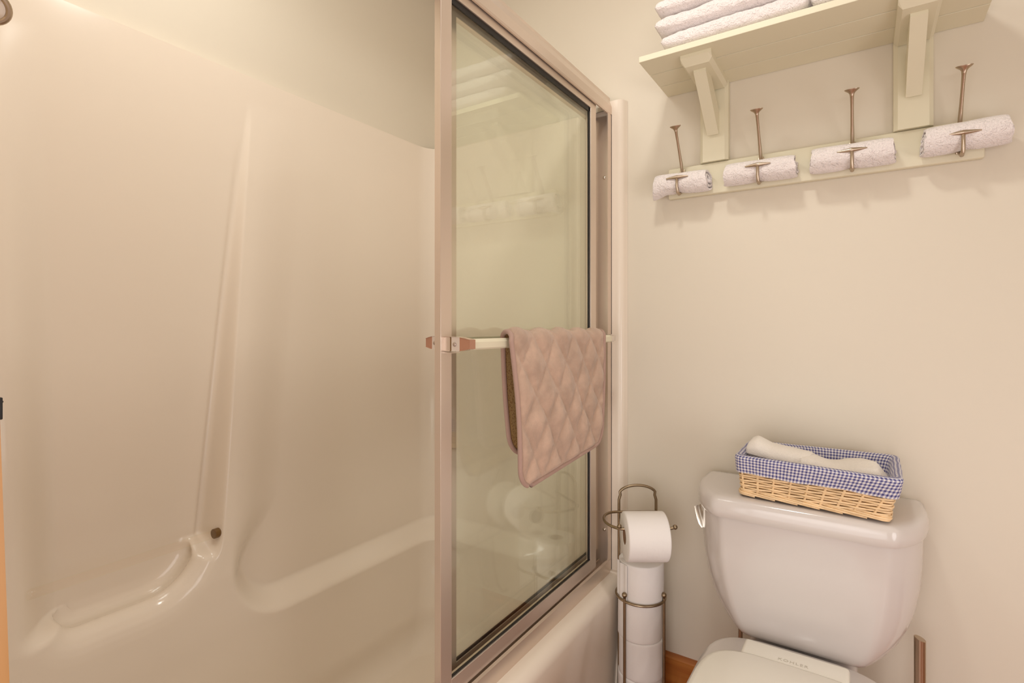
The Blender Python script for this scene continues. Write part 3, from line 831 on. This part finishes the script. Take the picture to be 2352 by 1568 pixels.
# rolled cloth at the left of the basket
mb = spiral_roll(0.135, 0.030, 2.2, 0.007, 0.95, 0, 2.0)
rt = Matrix.Rotation(math.radians(5), 3, 'Y') @ Matrix.Rotation(math.radians(-13), 3, 'Z')
mb.v = [tuple(rt @ Vector((p[0], p[1] * 1.35, p[2])) + Vector((-0.158, 1.375, -0.300))) for p in mb.v]
# raised corner of the cloth at its left end
mb.v = [(x, y, z_ + 0.010 * max(0, 1 - abs(x + 0.208) / 0.03) * (1 if z_ > -0.295 else 0)) for x, y, z_ in mb.v]
tag(obj('rolled_hand_towel', mb, M['terry_warm'], loc=(-0.158, 1.375, -0.33), smooth=70), 'rolled off-white hand towel at the left of the gingham lined basket', 'towel')
def wavy(off, amp, ph, x0=-0.115, x1=0.045):
    def fn(u, v):
        x = x0 + (x1 - x0) * u; y = 1.310 + (0.006 if off > 0 else -0.004) + 0.110 * v - 0.02 * u
        z_ = -0.306 + off + amp * math.sin(u * 8.5 + ph + v * 1.5) + 0.010 * math.sin(v * PI) + 0.0012 * nz(x, y, off, 40)
        z_ -= 0.020 * max(0, u - 0.88) / 0.12 + 0.014 * max(0, 0.08 - v) / 0.08
        return (x, y, z_)
    return fn
cl = thing('folded_face_cloth', 'loosely folded off-white cloth at the right of the gingham lined basket', 'towel', (-0.03, 1.36, -0.33))
obj('upper_fold', cloth_sheet(wavy(0.008, 0.0060, 0.6), 40, 24, 0.006), M['terry_warm'], cl, smooth=80)
obj('lower_fold', cloth_sheet(wavy(-0.004, 0.0035, 2.2, -0.118, 0.036), 40, 24, 0.007), M['terry_warm'], cl, smooth=80)

# ------------------------------------------------------------------ toilet paper stand, turned towards the room
CY, SY = math.cos(YAW), math.sin(YAW)
K = 1.117      # size of the stand
def V(lat, dep, z): return (K * (-SY * dep + CY * lat), K * (CY * dep + SY * lat), K * z)
FK = FL / K
LC, DC = 0.325, 1.337
st = thing('toilet_paper_stand', 'tall nickel wire toilet paper stand beside the tub', 'stand', V(LC, DC, FK))
r_ = 0.0036 * K
arch = [V(LC - 0.048, DC + 0.033, z) for z in (FK + 0.012, -0.80, -0.50, -0.455)]
arch += [V(LC - 0.048 + 0.006 * t, DC + 0.033, -0.445 + 0.020 * t) for t in (0.0, 0.6)]
arch += [V(LC + 0.048 * math.sin(a), DC + 0.033, -0.432 + 0.024 * math.cos(a)) for a in [(-1 + 2 * i / 14) * 1.25 for i in range(15)]]
arch += [V(LC + 0.048 - 0.006 * t, DC + 0.033, -0.445 + 0.020 * t) for t in (0.6, 0.0)]
arch += [V(LC + 0.048, DC + 0.033, z) for z in (-0.455, -0.50, -0.80, FK + 0.012)]
obj('frame', MB().tube(arch, r_, 12), M['holder'], st)
for s in (-1, 1):
    obj('post', MB().tube([V(LC + s * 0.0485, DC - 0.037, FK + 0.012), V(LC + s * 0.0485, DC - 0.037, -0.664)], r_, 12).sphere(V(LC + s * 0.0485, DC - 0.037, -0.657), 0.0066 * K), M['holder'], st)
ring = []
for i in range(33):
    a = (-PI - 0.6) + (PI + 1.2) * i / 32
    ring.append(V(LC + 0.0605 * math.cos(a), DC + 0.0605 * math.sin(a), -0.673 + 0.0))
obj('hoop', MB().tube(ring, 0.0033 * K, 10), M['holder'], st)
hz, Df = -0.476, 1.249
hang = [V(LC + 0.050, DC + 0.030, hz), V(LC, DC + 0.030, hz), V(LC - 0.050, DC + 0.030, hz)]
ra = (DC + 0.030 - Df) / 2
hang += [V(LC - 0.055 - 0.042 * math.sin(a), Df + ra + ra * math.cos(a), hz) for a in [i / 12 * PI for i in range(13)]]
hang += [V(LC, Df, hz - 0.001), V(LC + 0.035, Df, hz - 0.001), V(LC + 0.047, Df, hz + 0.001), V(LC + 0.058, Df, hz + 0.004)]
ha = obj('roll_arm', MB().tube(hang, 0.0034 * K, 12), M['holder'], st)
obj('end_ball', MB().sphere(V(LC + 0.060, Df, hz + 0.005), 0.0058 * K), M['holder'], ha)
obj('end_ball', MB().sphere(V(LC - 0.0715, Df, hz + 0.007), 0.0056 * K), M['holder'], ha)
bs = MB().lathe(V(LC, DC, FK), [(0.071, 0), (0.072, 0.004), (0.070, 0.010), (0.060, 0.014), (0.01, 0.015)], 40)
obj('base', bs, M['holder'], st)
def tp_roll(R, hh, seed=0, wr=0.0007):
    """roll with its axis on z, base at 0, open cardboard core as a part"""
    n = 64; rc = 0.021
    prof_ = [(rc, 0.0), (R - 0.003, 0.0), (R - 0.0008, 0.0015), (R, 0.004)] + [(R, hh * k / 10) for k in range(1, 10)] + [(R, hh - 0.004), (R - 0.0008, hh - 0.0015), (R - 0.003, hh), (rc, hh)]
    secs = []
    for i in range(n):
        a = 2 * PI * i / n
        secs.append([((r + (wr * nz(math.cos(a) * 3, math.sin(a) * 3, h * 30 + seed, 1.0) if r > 0.04 else 0)) * math.cos(a), (r + (wr * nz(math.cos(a) * 3, math.sin(a) * 3, h * 30 + seed, 1.0) if r > 0.04 else 0)) * math.sin(a), h) for r, h in prof_])
    secs.append(secs[0]); mb = MB().loft(secs, False, False, closed=True)
    return mb
def tp_core(hh):
    n = 40; mb = MB(); rc, ri = 0.0212, 0.0200
    secs = [[(r * math.cos(2 * PI * i / n), r * math.sin(2 * PI * i / n), h) for r, h in ((rc, 0.0005), (rc, hh - 0.0005), (ri, hh - 0.0005), (ri, 0.0005))] for i in range(n)]
    secs.append(secs[0]); return mb.loft(secs, False, False)
def place(mb, M4):
    mb.v = [tuple(M4 @ Vector(p)) for p in mb.v]; return mb
hR = 0.094
for i in range(4):
    z0 = -0.583 - hR * (i + 1)
    Mx = Matrix.Translation(Vector(V(LC + 0.0015 * (-1) ** i, DC, z0)))
    o = obj('toilet_paper_roll', place(tp_roll((0.0555 - 0.0008 * (i % 2)) * K, hR * K, i * 5, 0.0014), Mx), M['paper'], loc=V(LC, DC, z0), smooth=60)
    labs = ['white toilet paper roll topping the upright stack in the wire stand', 'upright white toilet paper roll just below the hoop of the wire stand',
            'third white toilet paper roll down in the upright stack', 'lowest white toilet paper roll on the base of the wire stand']
    tag(o, labs[i], 'toilet paper', 'toilet paper rolls of the wire stand')
    obj('core', place(tp_core(hR * K), Mx), M['card'], o)
    if i == 0:
        # loose tissue end curling off the left side
        fl = []
        for a_i in range(16):
            a = PI * 0.95 + a_i / 15 * 0.9
            fl.append([V(LC + (0.0568 + 0.002 * math.sin(a_i)) * math.cos(a), DC + 0.057 * math.sin(a), -0.585 - 0.088 * k / 8) for k in range(9)])
        obj('loose_sheet', MB().grid(fl), M['paper'], o, smooth=80)
# hanging roll: axis along the stand's width
Rh = 0.0565; cz = hz - 0.0165
rot = Matrix.Rotation(YAW, 4, 'Z') @ Matrix.Rotation(PI / 2, 4, 'Y')
Mh = Matrix.Translation(Vector(V(LC - 0.060, Df, cz))) @ rot
o = obj('toilet_paper_roll', place(tp_roll(Rh * K, 0.096 * K, 3, 0.0003), Mh), M['paper'], loc=V(LC, Df, cz - Rh), smooth=60)
tag(o, 'full white toilet paper roll hanging on the arm of the wire stand', 'toilet paper', 'toilet paper rolls of the wire stand')
obj('core', place(tp_core(0.096 * K), Mh), M['card'], o)

# ------------------------------------------------------------------ toilet brush
bx, by = 0.104, 1.44
tb = thing('toilet_brush', 'brushed steel toilet brush with upright handle right of the toilet', 'toilet brush', (bx, by, FL))
hd = MB(); secs = []
for z_, r in ((-0.93, 0.0105), (-0.80, 0.0105), (-0.72, 0.0106), (-0.672, 0.0107), (-0.671, 0.0098)):
    secs.append([(bx + r * math.cos(a), by + r * math.sin(a), z_ - (0.30 * r * math.cos(a) if z_ > -0.68 else 0)) for a in [k * PI / 14 for k in range(28)]])
obj('handle', hd.loft(secs), M['nickel'], tb)
obj('canister', MB().lathe((bx, by, FL), [(0.046, 0), (0.047, 0.004), (0.046, 0.15), (0.044, 0.155), (0.012, 0.160), (0.0105, 0.165)], 40), M['nickel'], tb)

# ------------------------------------------------------------------ things cut by the left edge of the picture
def ray(u, v, t):
    d = Vector((-SY * 1215 + CY * (u - 1176), CY * 1215 + SY * (u - 1176), 752.0 - v)); return d * t
t0_ = 0.42 / 1700
e_top, e_bot = ray(0, 960, t0_), ray(22, 1568, t0_)
sl = (e_top - e_bot) / (e_top.z - e_bot.z)
def edge_at(z_): return e_bot + sl * (z_ - e_bot.z)
out = Vector((-0.18, -0.98, 0)).normalized(); dep = Vector((-0.98, 0.18, 0)).normalized()
dl = MB(); secs = []
for z_ in (FL, -0.6, -0.3, 0.0, 0.5, 0.95):
    p = edge_at(z_); secs.append([p, p + out * 0.18, p + out * 0.18 + dep * 0.035, p + dep * 0.035])
dl.loft(secs)
d1 = struct('door_1', dl, M['oakdoor'], 'edge of an open golden oak door', smooth=20)
lt = MB(); pa_, pb_ = edge_at(0) , edge_at(-0.05)
c0 = ray(1, 937, t0_ * 0.99)
for dz_ in (0,):
    lt.box((c0.x - 0.003, c0.y - 0.010, c0.z - 0.0062), (c0.x + 0.003, c0.y + 0.0004, c0.z + 0.0062), 0.0005)
    lt.sphere((c0.x, c0.y + 0.0004, c0.z + 0.0035), 0.0009, 8)
obj('door_latch', lt, M['gasket_shade'], d1)
# hand shower
hsc = ray(-24, 14, 0.95 / 1690)
hs = thing('hand_shower', 'edge of a metal-rimmed hand shower at the top left corner', 'shower head', tuple(hsc))
vd = -hsc.normalized()
q = Vector((0, 0, 1)).rotation_difference(vd)
rg = [hsc + q @ Vector((0.0185 * math.cos(2 * PI * k / 32), 0.0185 * math.sin(2 * PI * k / 32), 0)) for k in range(32)]
obj('rim', MB().tube(rg, 0.0036, 10, closed=True), M['nickel'], hs)
obj('spray_face', MB().lathe(hsc, [(0.0165, -0.003), (0.0165, 0.0), (0.010, 0.001)], 28, vd), M['acrylic'], hs)
obj('arm', MB().tube([hsc - vd * 0.003, hsc + Vector((-0.03, -0.03, 0.03)), hsc + Vector((-0.05, -0.09, 0.05)), Vector((hsc.x - 0.05, 0.055, hsc.z + 0.05))], [0.012, 0.010, 0.009, 0.009], 12), M['nickel'], hs)
